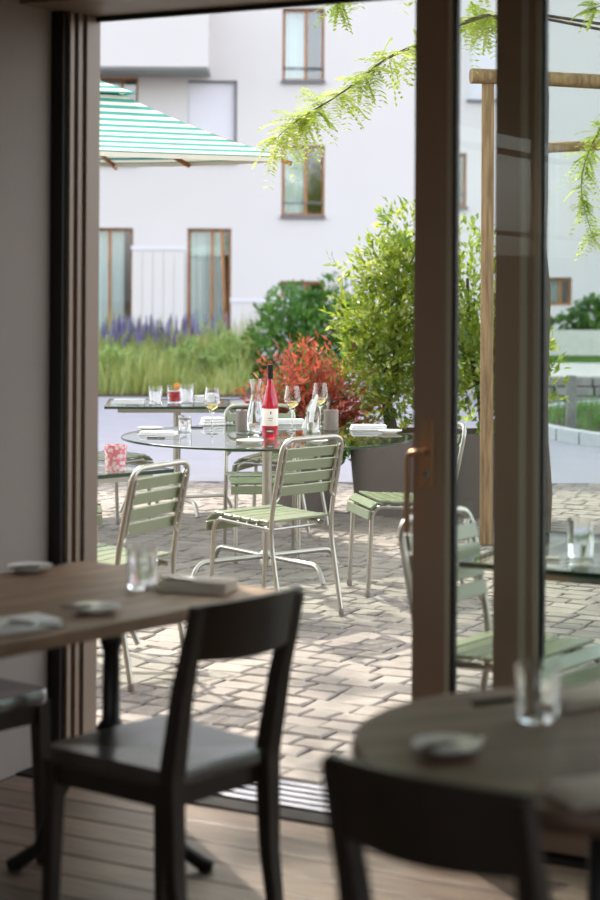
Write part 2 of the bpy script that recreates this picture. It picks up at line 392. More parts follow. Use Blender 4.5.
# sliding leaf and fixed leaf
def leaf(name, label, a0, a1, b0, b1, sw, m, lock):
    d = thing(name, label, None, kind='structure')
    rbox(MB(), a0, a0 + sw, b0, b1, .012, 2.41, .003).build('stile', m, d); rbox(MB(), a1 - sw, a1, b0, b1, .012, 2.41, .003).build('stile', m, d)
    rbox(MB(), a0 + sw, a1 - sw, b0, b1, .012, .1).build('bottom_rail', m, d); rbox(MB(), a0 + sw, a1 - sw, b0, b1, 2.355, 2.41).build('top_rail', m, d)
    bm_ = (b0 + b1) / 2
    rbox(MB(), a0 + sw, a0 + sw + .014, b0 + .006, bm_ + .012, .1, 2.355).build('glazing_bead', 'trimlight', d)
    rbox(MB(), a0 + sw + .014, a0 + sw + .024, bm_ - .012, bm_ + .012, .1, 2.355).build('gasket', 'gasket', d)
    rbox(MB(), a0 + sw + .001, a1 - sw - .001, bm_ - .004, bm_ + .004, .101, 2.354).build('pane', 'pane', d)
    return d
d1 = leaf('door_1', 'sliding glass leaf with bronze handle', .482, 2.35, .06, .115, .098, 'framedark', True)
d2 = leaf('door_2', 'fixed glass leaf behind the sliding one', .69, 2.5, .15, .205, .118, 'framedark', False)
rbox(MB(), .768, .787, .146, .1505, .1, 2.4).build('cover_strip', 'trimlight', d2)
leaf('door_3', 'far glass leaf', 2.5, 4.3, .15, .205, .1, 'framedark', False)
# handle on the sliding leaf: plate z and lever
hp = at_d(425, 452, 5.0); za, zb = at_d(425, 487, 5.02).z, at_d(425, 419, 5.02).z
ah = .482 + .046
hd = MB(); hd.box((0, 0, 0), (.043, .008, zb - za), None, .003)
ho = hd.build('handle', 'bronze', d1, loc=ab(ah, .056, (za + zb) / 2), rotz=ROOMROT)
zl = at_d(425, 450, 5.02).z - (za + zb) / 2
mb = MB(); mb.tube(fillet([(0, 0, zl), (0, -.05, zl), (-.034, -.055, zl - .004), (-.036, -.055, zl - .225)], [0, .02, .02, 0], 5), .0095, 10)
mb.build('lever', 'bronze', ho, smooth=True)
mb = MB(); mb.tube([(0, -.004, -.055), (0, -.009, -.055)], .011, 16); mb.build('lock_cylinder', 'steel', ho)
for z in (-.085, .085):
    mb = MB(); mb.tube([(0, -.004, z), (0, -.007, z)], .004, 10); mb.build('screw', 'steel', ho)

# ------------------------------------------------------------------ outside ground
g = MB(); g.box((0, 40, -.3), (300, 300, .3)); tag(struct('ground', g, 'earth'), 'ground around the houses')
YST = 14.0
sm = MB(); sm.box((0, (YST + 60) / 2, -.07), (70, 60 - YST, .14)); tag(struct('street', sm, 'asphalt'), 'pale grey asphalt street behind the terrace')
pv = MB(); pv.prism([tuple(ab(-6, .36).xy), tuple(ab(9, .36).xy), (12, YST), (-10, YST)], -.14, -.022)
pave = tag(struct('pavement', pv, 'joint'), 'terrace paving of small grey granite setts')
crng = random.Random(11)
SETS = (.115, .135, .15, .17, .195)
RP = .126
def cobble_mb(L, rg):
    w = RP - .010; l = L - .010; h = .03; vv = []
    def j(s): return rg.uniform(-s, s)
    base = [(-l / 2, -w / 2), (l / 2, -w / 2), (l / 2, w / 2), (-l / 2, w / 2)]
    base = [(x + j(.004), y + j(.004)) for x, y in base]
    ring0 = [(x, y, -h) for x, y in base]; ring1 = [(x, y, -.006) for x, y in base]
    ring2 = [(x - math.copysign(.007, x), y - math.copysign(.007, y), j(.003)) for x, y in base]
    return ring0 + ring1 + ring2, [(8, 9, 10, 11)] + [(a, (a + 1) % 4, 4 + (a + 1) % 4, 4 + a) for a in range(4)] + [(4 + a, 4 + (a + 1) % 4, 8 + (a + 1) % 4, 8 + a) for a in range(4)]
var = {}
for L in SETS:
    for q in range(3):
        mb = MB(); mb.add(*cobble_mb(L, crng)); var[(L, q)] = mb
stones = []
b = .37
while b < 13.5:
    a = -6 + crng.uniform(0, .1)
    while a < 9:
        L = crng.choice(SETS); c = ab(a + L / 2, b + RP / 2)
        if c.y < YST - .05 and abs(c.x) < 6:
            px = 300 + FPX * c.x / c.y; py = HY + FPX * HC / c.y
            vis = 90 < px < 620 and py < 830 and not (px > 455 and py > 700)
            stones.append((0 if vis else 1, c.y, c, L, crng.randrange(3)))
        a += L
    b += RP
stones.sort(key=lambda s: (s[0], s[1]))
shared = {k: v.mesh('cobble', 'cobble', False) for k, v in var.items()}
rest = MB()
for i, (nv, y, c, L, q) in enumerate(stones):
    dz = crng.uniform(-.002, .002)
    if i < 300:
        o = bpy.data.objects.new('cobble', shared[(L, q)]); C.objects.link(o); o.parent = pave
        o.location = (c.x, c.y, dz); o.rotation_euler.z = ROOMROT + crng.uniform(-.02, .02)
    else:
        rot = Matrix.Rotation(ROOMROT + crng.uniform(-.02, .02), 3, 'Z'); tx, ty = crng.uniform(-.01, .01), crng.uniform(-.01, .01)
        rest.add([rot @ Vector(v) + Vector((c.x, c.y, dz)) for v in var[(L, q)].v], var[(L, q)].f)
M['cobble2'] = M['cobble'].copy()
def percobble():
    k = NT('granite setts'); p = k.p; p.inputs['Roughness'].default_value = .62
    ge = k.n('ShaderNodeNewGeometry'); tc = k.n('ShaderNodeTexCoord'); nz = k.n('ShaderNodeTexNoise'); nz.inputs['Scale'].default_value = 14; nz.inputs['Detail'].default_value = 6
    k.l(tc.outputs['Object'], nz.inputs[0]); mx = k.n('ShaderNodeMix', data_type='RGBA')
    base = lin('877d73'); mx.inputs[6].default_value = base; mx.inputs[7].default_value = tuple(v * .8 for v in base[:3]) + (1,)
    mr = k.n('ShaderNodeMapRange'); mr.inputs[1].default_value = .35; mr.inputs[2].default_value = .68; k.l(nz.outputs[0], mr.inputs[0]); k.l(mr.outputs[0], mx.inputs[0])
    hs = k.n('ShaderNodeHueSaturation'); m2 = k.n('ShaderNodeMapRange'); m2.inputs[3].default_value = .82; m2.inputs[4].default_value = 1.18
    k.l(ge.outputs['Random Per Island'], m2.inputs[0]); k.l(m2.outputs[0], hs.inputs['Value']); k.l(mx.outputs[2], hs.inputs['Color']); k.l(hs.outputs[0], p.inputs['Base Color'])
    return k.m
o = rest.build('cobbles', percobble(), pave); o['kind'] = 'stuff'

# ------------------------------------------------------------------ white house across the street
YB = 35.0; KB = YB / FPX
def hx(px): return (px - 300) * KB
def hz(py): return HC + (HY - py) * KB
openings = [  # x0,x1,y0,y1 in picture, kind
    (281, 323, 8, 81, 'win'), (281, 324, 145, 216, 'win'), (281, 325, 281, 345, 'win'),
    (78, 133, 229, 364, 'door'), (187, 231, 229, 364, 'tilt'), (98, 137, 78, 164, 'win'), (187, 236, 81, 164, 'shut'),
    (466, 512, 18, 101, 'shut'), (430, 466, 152, 206, 'win'), (-40, 10, 229, 364, 'door'), (-40, 0, 81, 164, 'win'), (547, 572, 276, 304, 'win'), (620, 660, 150, 216, 'win'), (620, 660, 8, 81, 'win')]
house = thing('house', 'white rendered apartment house with larch windows across the street', 'building', (0, YB, 0))
def wall_with_holes(x0, x1, z0, z1, holes, depth):
    xs = sorted({x0, x1} | {h[0] for h in holes} | {h[1] for h in holes}); zs = sorted({z0, z1} | {h[2] for h in holes} | {h[3] for h in holes})
    m_ = MB()
    for i in range(len(xs) - 1):
        run = None
        for k in range(len(zs) - 1):
            cx, cz = (xs[i] + xs[i + 1]) / 2, (zs[k] + zs[k + 1]) / 2
            if any(h[0] < cx < h[1] and h[2] < cz < h[3] for h in holes): continue
            m_.box((cx, depth / 2, cz), (xs[i + 1] - xs[i], depth, zs[k + 1] - zs[k]))
    return m_
holes = [(hx(a), hx(b_), max(hz(d_), 0.0), hz(c_)) for a, b_, c_, d_, k in openings]
wall_with_holes(-32, 18, 0, 22.2, holes, .3).build('wall', 'facade', house)
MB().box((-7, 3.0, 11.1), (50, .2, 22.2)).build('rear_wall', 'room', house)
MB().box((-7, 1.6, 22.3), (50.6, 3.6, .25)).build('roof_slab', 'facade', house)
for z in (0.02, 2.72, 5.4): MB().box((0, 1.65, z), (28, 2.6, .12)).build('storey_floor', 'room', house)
for (a, b_, c_, d_, kind), (x0, x1, z0, z1) in zip(openings, holes):
    if kind == 'shut':
        w = MB().box(((x0 + x1) / 2, .12, (z0 + z1) / 2), (x1 - x0 - .01, .05, z1 - z0)).build('shutter', 'shutter', house)
        MB().box((x1 - .03, .07, (z0 + z1) / 2), (.05, .1, z1 - z0)).build('edge_shade', 'sillstone', w)  # grey strip stands in for the shadow along the shutter's edge
        MB().box(((x0 + x1) / 2, .07, z1 - .02), (x1 - x0, .1, .03)).build('edge_shade', 'sillstone', w)
        MB().box(((x0 + x1) / 2, .03, z0 + .02), (x1 - x0 + .02, .2, .05)).build('sill', 'sillstone', w)
        continue
    f = .055; yw = .17; m_ = MB()
    for (u0, u1, v0, v1) in ((x0, x0 + f, z0, z1), (x1 - f, x1, z0, z1), (x0 + f, x1 - f, z1 - f, z1), (x0 + f, x1 - f, z0, z0 + f), (x0 + (x1 - x0) * .56 - .03, x0 + (x1 - x0) * .56 + .03, z0 + f, z1 - f)):
        m_.box(((u0 + u1) / 2, yw, (v0 + v1) / 2), (u1 - u0, .07, v1 - v0))
    w = m_.build('window', 'winwood', house)
    MB().box(((x0 + x1) / 2, yw, (z0 + z1) / 2), (x1 - x0 - .1, .012, z1 - z0 - .1)).build('pane', 'farpane', w)
    if kind == 'tilt':
        MB().beam((x0 + (x1 - x0) * .78, .05, z1 - .05), (x0 + (x1 - x0) * .9, .05, z0 + .1), .06, .05, (0, 1, 0)).build('open_sash', 'winwood', w)
    if kind == 'win' and c_ < 250:
        MB().box(((x0 + x1) / 2, .03, z0 - .02), (x1 - x0 + .04, .24, .06)).build('sill', 'sillstone', w)
        MB().beam((x0, .06, z0 + .26), (x1, .06, z0 + .26), .03, .03).build('guard_rail', 'sillstone', w)
    cw = (x1 - x0) * (.45 if kind == 'win' else .75); cb = MB(); nn = 10
    for s_ in range(nn):
        u = x0 + .06 + cw * s_ / (nn - 1); cb.v.append((u, .3 + .04 * (s_ % 2), z0 + .06)); cb.v.append((u, .3 + .04 * (s_ % 2), z1 - .06))
        if s_: k = len(cb.v); cb.f.append((k - 4, k - 2, k - 1, k - 3))
    cb.build('curtain', 'curtain', w, smooth=True)
x0, x1 = hx(-60), hx(210)
MB().box(((x0 + x1) / 2, -.6, (hz(75) + hz(-5)) / 2 + .0), (x1 - x0, 1.2, hz(-5) - hz(75))).build('balcony', 'facade', house)
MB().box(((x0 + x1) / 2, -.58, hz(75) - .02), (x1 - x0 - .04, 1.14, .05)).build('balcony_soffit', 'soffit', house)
# white screens standing before the house
for nm, lab, xa, xb, zt in (('garden_screen', 'tall white privacy screen between the two garden doors', 134, 186, 247), ('garden_screen', 'low white screen left of the round green shrub', 232, 290, 298)):
    s_ = thing(nm, lab, 'screen', (hx((xa + xb) / 2), YB - .45, 0)); w_ = hx(xb) - hx(xa); h_ = hz(zt)
    npn = 5
    for q in range(npn): MB().box((-w_ / 2 + w_ * (q + .5) / npn, 0, h_ / 2 - .03), (w_ / npn - .012, .03, h_ - .06)).build('board', 'facade', s_)
    MB().box((0, 0, h_ - .04), (w_ + .04, .07, .08)).build('top_rail', 'shutter', s_)

# ------------------------------------------------------------------ plants
prng = random.Random(5)
def leafquad(mb, p, d, nrm, L, W, fold=.15):
    d = d.normalized(); s_ = d.cross(nrm)
    if s_.length < 1e-3: s_ = d.orthogonal()
    s_.normalize(); n_ = s_.cross(d)
    mb.add([p, p + d * L * .45 + s_ * W / 2 + n_ * W * fold, p + d * L, p + d * L * .45 - s_ * W / 2 + n_ * W * fold], [(0, 1, 2), (0, 2, 3)])
def rv(rg): 
    while True:
        v = Vector((rg.uniform(-1, 1), rg.uniform(-1, 1), rg.uniform(-1, 1)))
        if .05 < v.length < 1: return v.normalized()
def bush(name, label, cat, base, blobs, n, L, W, m, stems, seed, hollow=.45, up=.3, cluster=6, stem_h=None):
    rg = random.Random(seed); t_ = thing(name, label, cat, base); mb = MB(); tot = sum(b_[3] * b_[4] * b_[5] for b_ in blobs)
    for (cx, cy, cz, rx, ry, rz) in blobs:
        for _ in range(int(n * rx * ry * rz / tot / cluster)):
            d = rv(rg); rad = hollow + (1 - hollow) * rg.random() ** .6
            c = Vector((cx + d.x * rx * rad, cy + d.y * ry * rad, cz + d.z * rz * rad)); out = Vector((d.x, d.y, d.z + up)).normalized()
            for q in range(cluster):
                dd = (out + rv(rg) * .9).normalized(); leafquad(mb, c + dd * .01 + out * (.02 * q), dd, (out + rv(rg) * .5), L * rg.uniform(.6, 1.2), W * rg.uniform(.7, 1.2))
    mb.build('foliage', m, t_)
    for (p0, p1, r_) in stems:
        p0, p1 = Vector(p0), Vector(p1); mid = (p0 + p1) / 2 + Vector((rg.uniform(-.04, .04), rg.uniform(-.04, .04), 0))
        MB().tube([p0, mid, p1], r_, 7, r_ * .5).build('stem', 'bark', t_, smooth=True)
    return t_
def pot(label, c, rt, rb, h):
    t_ = thing('planter', label, 'planter', c)
    MB().lathe([(rb, 0), (rb + (rt - rb) * .5, h * .5), (rt, h), (rt - .03, h), (rt - .035, h - .06), (rb - .02, .03)], n=40).build('pot', 'pot', t_, smooth=True)
    MB().lathe([(rt - .05, h - .09), (rt - .06, h - .05), (.01, h - .03)], n=24).build('soil', 'earth', t_)
    return t_
pa = at_z(392, 517); pb = at_z(488, 519); pc = at_z(300, 512)
pa.y += .28; pa.x *= (pa.y) / (pa.y - .28)
pb.y += .28; pc.y += .1
pot('large tapered taupe planter holding the yellow-green bush', pa, .305, .25, .56)
pot('tapered taupe planter behind the timber tree stake', pb, .305, .25, .56)
pot('low taupe planter under the red bush', pc, .27, .22, .42)
# tall yellow-green bush
bz = .5
def bl(px, py, d, rx, ry, rz, base):
    p = at_d(px, py, d) - Vector(base); return (p.x, p.y, p.z, rx, ry, rz)
base = (pa.x, pa.y, .5); d_ = pa.y
blobs = [bl(404, 238, d_, .13, .13, .2, base), bl(392, 275, d_, .2, .2, .25, base), bl(412, 290, d_, .2, .22, .35, base), bl(372, 265, d_, .12, .1, .09, base), bl(382, 320, d_, .25, .25, .24, base), bl(405, 350, d_, .25, .27, .32, base), bl(378, 365, d_, .24, .25, .25, base), bl(396, 398, d_, .2, .22, .16, base), bl(352, 268, d_, .09, .08, .05, base), bl(350, 312, d_ - .1, .1, .1, .1, base)]
bush('laurel_bush', 'tall yellow-green bush left of the door stile', 'bush', base, blobs, 7200, .066, .025, 'leaf_green', [((0, 0, 0), (.0, 0, .5), .05), ((0, 0, .3), (-.12, 0, .9), .025), ((0, 0, .3), (.08, .03, 1.2), .03)], 21, .2, .5)
base = (pb.x, pb.y, .5); d_ = pb.y
blobs = [bl(470, 260, d_, .22, .2, .25, base), bl(478, 310, d_, .3, .28, .32, base), bl(475, 360, d_, .3, .28, .3, base), bl(500, 350, d_, .3, .28, .4, base), bl(520, 380, d_, .22, .22, .3, base), bl(478, 400, d_, .2, .2, .2, base), bl(545, 345, d_, .05, .05, .12, base)]
bush('laurel_bush', 'loose green bush seen through glass behind the timber stake', 'bush', base, blobs, 4600, .07, .028, 'leaf_green', [((0, 0, 0), (-.06, 0, .5), .03), ((-.06, 0, .4), (-.12, 0, 1.1), .022), ((0, 0, .05), (.12, .03, 1.0), .022)], 22, .2, .5)
# red bush
base = (pc.x, pc.y, .3); d_ = pc.y
rg = random.Random(31); t_ = thing('nandina_bush', 'red-leaved bush behind the wine bottle', 'bush', base); mb = MB(); mg = MB()
for q in range(560):
    th = rg.uniform(0, 2 * PI); tilt = rg.random() ** .7 * 1.35; d = Vector((math.cos(th) * math.sin(tilt) * .84, math.sin(th) * math.sin(tilt) * .7, math.cos(tilt) * 1.15))
    ln = rg.uniform(.34, .68); tip = Vector((.05, 0, .1)) + d * ln
    lay = mb if (rg.random() < .82 and tilt < 1.25) else mg
    for k in range(16):
        f_ = .45 + .6 * k / 15; p = Vector((.05, 0, .1)) + d * ln * f_
        dd = (d + rv(rg) * 1.0).normalized(); leafquad(lay, p, dd, rv(rg), rg.uniform(.04, .085), rg.uniform(.011, .019))
mb.build('foliage', 'leaf_red', t_)
for q in range(150):
    p = Vector((rg.uniform(-.2, .36), rg.uniform(-.3, .3), rg.uniform(.05, .35)))
    for k in range(6): leafquad(mg, p, rv(rg), rv(rg), rg.uniform(.06, .1), .024)
mg.build('lower_foliage', 'leaf_dark', t_)
for q in range(5): MB().tube([(0, 0, 0), (rg.uniform(-.1, .1), rg.uniform(-.1, .1), .2), (rg.uniform(-.25, .35), rg.uniform(-.2, .2), .5)], .01, 6).build('stem', 'bark', t_)
# round dark shrub in front of the house
c = at_z(300, 400, 0); c = Vector((hx(300) * 27 / 35 + .03, 27, 0))
bush('garden_shrub', 'dense round green shrub below the house windows', 'shrub', c, [(-.2, 0, .75, .5, .5, .8), (.25, .1, .7, .5, .5, .75), (.55, .3, 1.0, .3, .3, .7), (-.55, 0, .5, .3, .3, .5), (.9, .3, .9, .25, .25, .6)], 7000, .11, .05, 'leaf_dark', [((0, 0, 0), (0, 0, .7), .05)], 24, .3, .4)
# meadow bed
bedm = MB(); bedm.box((-5.2, 28.9, -.02), (9.2, 8.8, .08)); bed = tag(struct('planting_bed', bedm, 'earth'), 'planting bed of grasses and lavender before the house')
mb = MB(); rg = random.Random(41)
def blade(mb, p, h, w, lean, az):
    dx, dy = math.cos(az), math.sin(az); sx, sy = -dy * w / 2, dx * w / 2
    m1 = (p[0] + dx * lean * .3, p[1] + dy * lean * .3, h * .6); m2 = (p[0] + dx * lean, p[1] + dy * lean, h)
    mb.add([(p[0] - sx, p[1] - sy, 0), (p[0] + sx, p[1] + sy, 0), (m1[0] + sx * .7, m1[1] + sy * .7, m1[2]), (m1[0] - sx * .7, m1[1] - sy * .7, m1[2]), m2], [(0, 1, 2, 3), (3, 2, 4)])
for q in range(16000):
    x = rg.uniform(-9.2, -.75); y = 24.6 + 8.2 * rg.random()
    hh = (.40 + .14 * math.sin(x * 2.6 + y * 1.3) + .09 * math.sin(x * 5.3 - y) + .05 * (y - 25) * .75) * rg.uniform(.55, 1.45)
    blade(mb, (x, y), hh, .022, rg.uniform(.05, .3), rg.uniform(0, 2 * PI))
tag(mb.build('meadow_grass', 'grass'), 'tall yellow-green ornamental grasses beside the street', 'grass', kind='stuff')
mb = MB(); ms = MB()
for q in range(170):
    x = rg.choice((-3.1, -2.75, -2.4, -2.2, -1.75)) + rg.gauss(0, .14) if q % 4 else rg.uniform(-4.6, -1.2); y = rg.uniform(29.2, 32.2); hh = rg.uniform(.55, 1.08)
    lx, ly = rg.uniform(-.1, .1), rg.uniform(-.1, .1)
    ms.tube([(x, y, 0), (x + lx * .6, y + ly * .6, hh * .62), (x + lx, y + ly, hh * .75)], .006, 4)
    mb.tube([(x + lx, y + ly, hh * .7), (x + lx * 1.05, y + ly, hh * .85), (x + lx * 1.1, y + ly * 1.1, hh)], [.024, .022, .006], 5)
lv = tag(mb.build('lavender_flowers', 'lavender'), 'purple lavender spikes behind the tall grasses', 'lavender', kind='stuff'); ms.build('stalks', 'grass', lv)

for q, (px_, yy, hh, lab) in enumerate(((112, 26.0, .55, 'pale leafy perennial clump at the left of the bed, by the jamb'), (188, 27.5, .62, 'pale leafy perennial clump in the middle of the grass bed'), (232, 27.0, .75, 'taller pale leafy clump at the right of the grass bed'), (215, 30.0, .8, 'leafy clump behind the grasses below the tilted garden door'))):
    xx = (px_ - 300) / FPX * yy
    bush('perennial_clump', lab, 'plant', (xx, yy, .02), [(0, 0, hh * .5, .3, .3, hh * .5), (.25, .1, hh * .4, .2, .2, hh * .4)], 900, .12, .04, 'leaf_pale', [((0, 0, 0), (0, 0, hh * .6), .012)], 80 + q, .2, .8)
# street tree with stakes
TR = Vector(((533 - 300) / FPX * 10.8, 10.8, 0))
tree = thing('honey_locust_tree', 'feathery-leaved street tree standing behind the glass door', 'tree', TR)
rg = random.Random(51); tw = []
for k in range(15):
    z = k * .3; tw.append((.012 * math.sin(k * 1.7), .012 * math.cos(k * 2.3), z))
MB().tube(tw, [.115 - .004 * k + .006 * math.sin(k * 2.9) for k in range(15)], 12).build('trunk', 'bark', tree, smooth=True)
leafm = MB()
def compound(mb, p, d, L, n, ll, lw):        # a feathered leaf: a rib with pairs of leaflets
    d = d.normalized(); side = d.cross(Vector((0, 0, 1)))
    if side.length < .1: side = d.orthogonal()
    side.normalize(); side = (side + rv(rg) * .35).normalized(); pts = []
    for k in range(n):
        f_ = (k + 1) / n; q = p + d * L * f_ + Vector((0, 0, -L * .35 * f_ * f_))
        for s_ in (-1, 1):
            dd = (side * s_ + d * .35 + Vector((0, 0, -.15))).normalized(); leafquad(mb, q, dd, Vector((0, 0, 1)) + rv(rg) * .4, ll * (1 - .35 * abs(f_ - .5)), lw, .05)
def branch(name, path, r0, r1, mb, per, L, n, ll, lw, start=0.0, spread=1.0):
    pts = fillet(path, .3, 4); MB().tube(pts, r0, 7, r1).build(name, 'bark', tree, smooth=True)
    seg = [(pts[i + 1] - pts[i]).length for i in range(len(pts) - 1)]; tot = sum(seg)
    for k in range(max(2, int(tot * per))):
        s_ = rg.uniform(start, 1) * tot; i = 0
        while i < len(seg) - 1 and s_ > seg[i]: s_ -= seg[i]; i += 1
        p = pts[i].lerp(pts[i + 1], min(1, s_ / seg[i])); t_ = (pts[i + 1] - pts[i]).normalized()
        for q in range(rg.choice((2, 3, 4))):
            d = (t_ * .5 + rv(rg) * spread + Vector((0, 0, -.3))); compound(mb, p, d, L * rg.uniform(.5, 1.2), n, ll, lw)
def T(px, py, d): return at_d(px, py, d) - TR
low = MB()
branch('branch', [(0, 0, 3.0), T(492, 12, 10.0), T(455, 26, 9.7), T(420, 44, 9.5), T(385, 58, 9.3), T(345, 92, 9.1), T(300, 118, 8.9), T(276, 138, 8.8)], .014, .002, low, 27, .17, 9, .042, .017, .2, 1.1)
branch('branch', [(0, 0, 3.6), T(380, -60, 9.2), T(345, -25, 9.0), T(338, 4, 8.95)], .012, .002, low, 12, .17, 9, .042, .018, .66, .9)
branch('branch', [(0, 0, 3.1), T(480, 15, 10.2), T(468, 30, 10.0)], .01, .003, low, 18, .17, 9, .042, .018, .45, .9)
branch('branch', [(0, .1, 3.2), T(655, 40, 11.0), T(625, 95, 11.1), T(592, 140, 11.2), T(578, 185, 11.3), T(592, 235, 11.3)], .01, .002, low, 20, .14, 7, .042, .02, .45, 1.0)
branch('branch', [(0, 0, 3.2), T(640, 30, 10.4), T(615, 0, 10.4), T(590, 10, 10.4)], .01, .003, low, 14, .15, 8, .04, .018, .6, .9)
low.build('feathered_leaves', 'leaf_tree', tree)
crown = MB()
for k in range(64):
    az = rg.uniform(0, 2 * PI); rr = rg.uniform(1.0, 3.6); z0 = rg.uniform(3.2, 4.2); z1 = z0 + rg.uniform(.2, 2.6)
    e = Vector((math.cos(az) * rr - .9, math.sin(az) * rr - .3, max(z1, 3.9)))
    branch('branch', [(0, 0, z0), Vector((0, 0, z0)).lerp(e, .5) + Vector((0, 0, .25)), e], .025, .006, crown, 6, .3, 7, .075, .03, .3, 1.2)
crown.build('crown_leaves', 'leaf_tree', tree)
# stakes: thing of round timbers
st = thing('tree_stake', 'round timber stake frame holding the street tree', 'tree stake', (at_z(486, 544).x, at_z(486, 544).y, 0)); S0 = Vector(st.location)
tp = at_d(488, 81, S0.y) - S0
MB().tube([(0, 0, 0), tp], .04, 12, .038).build('post', 'stake', st, smooth=True)
l0 = at_d(471, 76, S0.y - .05) - S0; l1 = at_d(640, 84, S0.y + .15) - S0
MB().tube([l0, l0.lerp(l1, .3) + Vector((0, 0, .006)), l1], [.046, .043, .046], 12).build('rail', 'stake', st, smooth=True)
MB().tube([(l1.x - .02, l1.y + .06, 0), (l1.x - .04, l1.y + .06, l1.z + .1)], .04, 12).build('post', 'stake', st, smooth=True)
b0 = at_d(505, 150, 11.9) - S0; b1 = at_d(640, 143, 11.9) - S0
MB().tube([b0, b1], .036, 12).build('rail', 'stake', st, smooth=True)
MB().tube([(b0.x + .05, b0.y + .05, 0), (b0.x + .05, b0.y + .05, b0.z + .06)], .04, 12).build('post', 'stake', st, smooth=True)

# planted island, low stone wall, trough on the right
isl = MB(); ex = [(5.2 + 2.75 * math.cos(t_), 19.3 + 3.6 * math.sin(t_)) for t_ in [2 * PI * k / 48 for k in range(48)]]
isl.prism(ex, 0, .08); island = tag(struct('planted_island', isl, 'earth'), 'grassy planted island with granite kerb in the street')
for k in range(48):
    p, q = Vector(ex[k] + (.05,)), Vector(ex[(k + 1) % 48] + (.05,)); d = (q - p) * .03
    MB().beam(p + d, q - d, .16, .15).build('kerb_stone', 'kerb', island)
mb = MB(); rg = random.Random(61)
for q in range(5000):
    t_ = rg.uniform(0, 2 * PI); r_ = math.sqrt(rg.random()) * .94; blade(mb, (5.2 + 2.75 * math.cos(t_) * r_, 19.3 + 3.6 * math.sin(t_) * r_), rg.uniform(.12, .32), .014, rg.uniform(.02, .12), rg.uniform(0, 2 * PI))
tag(mb.build('island_grass', 'leaf_dark'), 'short green grass on the kerbed island', 'grass', kind='stuff')
lw = thing('garden_wall', 'low rough grey stone wall behind the grassy island', 'wall', (6.2, 23.4, 0))
for r_ in range(3):
    x = -3.6 - (r_ % 2) * .2
    while x < 4:
        L = rg.uniform(.3, .55); MB().box((x + L / 2, rg.uniform(-.015, .015), .06 + r_ * .125), (L - .02, .35, .115), None, .015).build('stone', 'rubble', lw); x += L
pt = MB(); pt.box((6.5, 26.0, .17), (8, 4.8, .34)); tag(struct('raised_path', pt, 'concrete'), 'pale raised paved path behind the stone wall')
pg = MB(); pg.box((6.5, 30.3, .17), (8, 3.8, .36)); tag(struct('lawn_strip', pg, 'leaf_dark'), 'narrow green lawn strip before the concrete trough')
tr = thing('concrete_trough', 'long pale concrete planting trough before the house', 'planter', (6.0, 31.0, .35))
mbx = MB(); mbx.box((0, -.3, .24), (3.6, .08, .44)); mbx.box((0, .3, .24), (3.6, .08, .44)); mbx.box((-1.76, 0, .24), (.08, .6, .44)); mbx.box((1.76, 0, .24), (.08, .6, .44)); mbx.box((0, 0, .05), (3.6, .6, .08)); mbx.build('trough', 'concrete', tr)
MB().box((0, 0, .38), (3.4, .5, .08)).build('soil', 'earth', tr)
bush('trough_shrub', 'dark green shrub growing in the concrete trough', 'shrub', (4.95, 31.0, .76), [(.2, 0, .28, .4, .25, .3), (-.4, 0, .12, .22, .2, .14), (.55, 0, .2, .25, .2, .25)], 2500, .1, .05, 'leaf_dark', [((0, 0, 0), (.1, 0, .3), .03)], 71, .2, .3)
wp = at_z(571, 430, .08); MB().box((0, 0, .28), (.1, .1, .56), None, .01).build('bollard_post', 'rubble', loc=(wp.x, wp.y, .08)); tag(bpy.data.objects['bollard_post'], 'short grey post on the grassy island', 'post')

# ------------------------------------------------------------------ umbrella
uc = Vector((-2.2, 12.62, 0)); UROT = math.atan2(.47, .88)
um = thing('parasol', 'green and white striped square parasol over the terrace', 'parasol', uc, UROT); um.rotation_euler.x = R(2.6)
HE, RISE, HALF = 2.475, .75, 1.5
def canopy(h0, h1, z0, rise, name, thick=.006, sub=8):
    mb = MB(); rings = []
    for k in range(sub + 1):
        f_ = k / sub; hh = h0 + (h1 - h0) * f_; z = z0 + rise * f_ - .03 * math.sin(f_ * PI)
        ring = []
        for (sx, sy, ex_, ey) in ((-1, -1, 1, -1), (1, -1, 1, 1), (1, 1, -1, 1), (-1, 1, -1, -1)):
            for q in range(8):
                t_ = q / 8; x = (sx + (ex_ - sx) * t_) * hh; y = (sy + (ey - sy) * t_) * hh
                ring.append((x, y, z - .012 * math.sin(t_ * PI) * (1 - f_)))
        rings.append(ring)
    n = 32
    for off in (0, -thick):
        for r_ in rings: mb.v.extend([(x, y, z + off) for x, y, z in r_])
    m_ = len(rings)
    for o_, fl in ((0, False), (m_ * n, True)):
        for i in range(m_ - 1):
            for k in range(n):
                a, b_ = o_ + i * n + k, o_ + i * n + (k + 1) % n; f_ = (a, b_, b_ + n, a + n); mb.f.append(f_[::-1] if fl else f_)
    for k in range(n): mb.f.append((k, m_ * n + k, m_ * n + (k + 1) % n, (k + 1) % n)); a = (m_ - 1) * n; mb.f.append((a + k, a + (k + 1) % n, m_ * n + a + (k + 1) % n, m_ * n + a + k))
    return mb.build(name, 'canopy', um)
canopy(HALF, .62, HE, RISE * .58, 'canopy')
canopy(.74, .05, HE + RISE * .56, RISE * .52, 'vent_cap')
mb = MB()
for (sx, sy, ex_, ey) in ((-1, -1, 1, -1), (1, -1, 1, 1), (1, 1, -1, 1), (-1, 1, -1, -1)):
    prev = None
    for q in range(9):
        t_ = q / 8; x = (sx + (ex_ - sx) * t_) * HALF; y = (sy + (ey - sy) * t_) * HALF; z = HE - .012 * math.sin(t_ * PI); cur = (x, y, z)
        if prev: mb.add([prev, cur, (cur[0], cur[1], cur[2] - .035), (prev[0], prev[1], prev[2] - .035)], [(0, 1, 2, 3)])
        prev = cur
mb.build('hem', 'label', um)
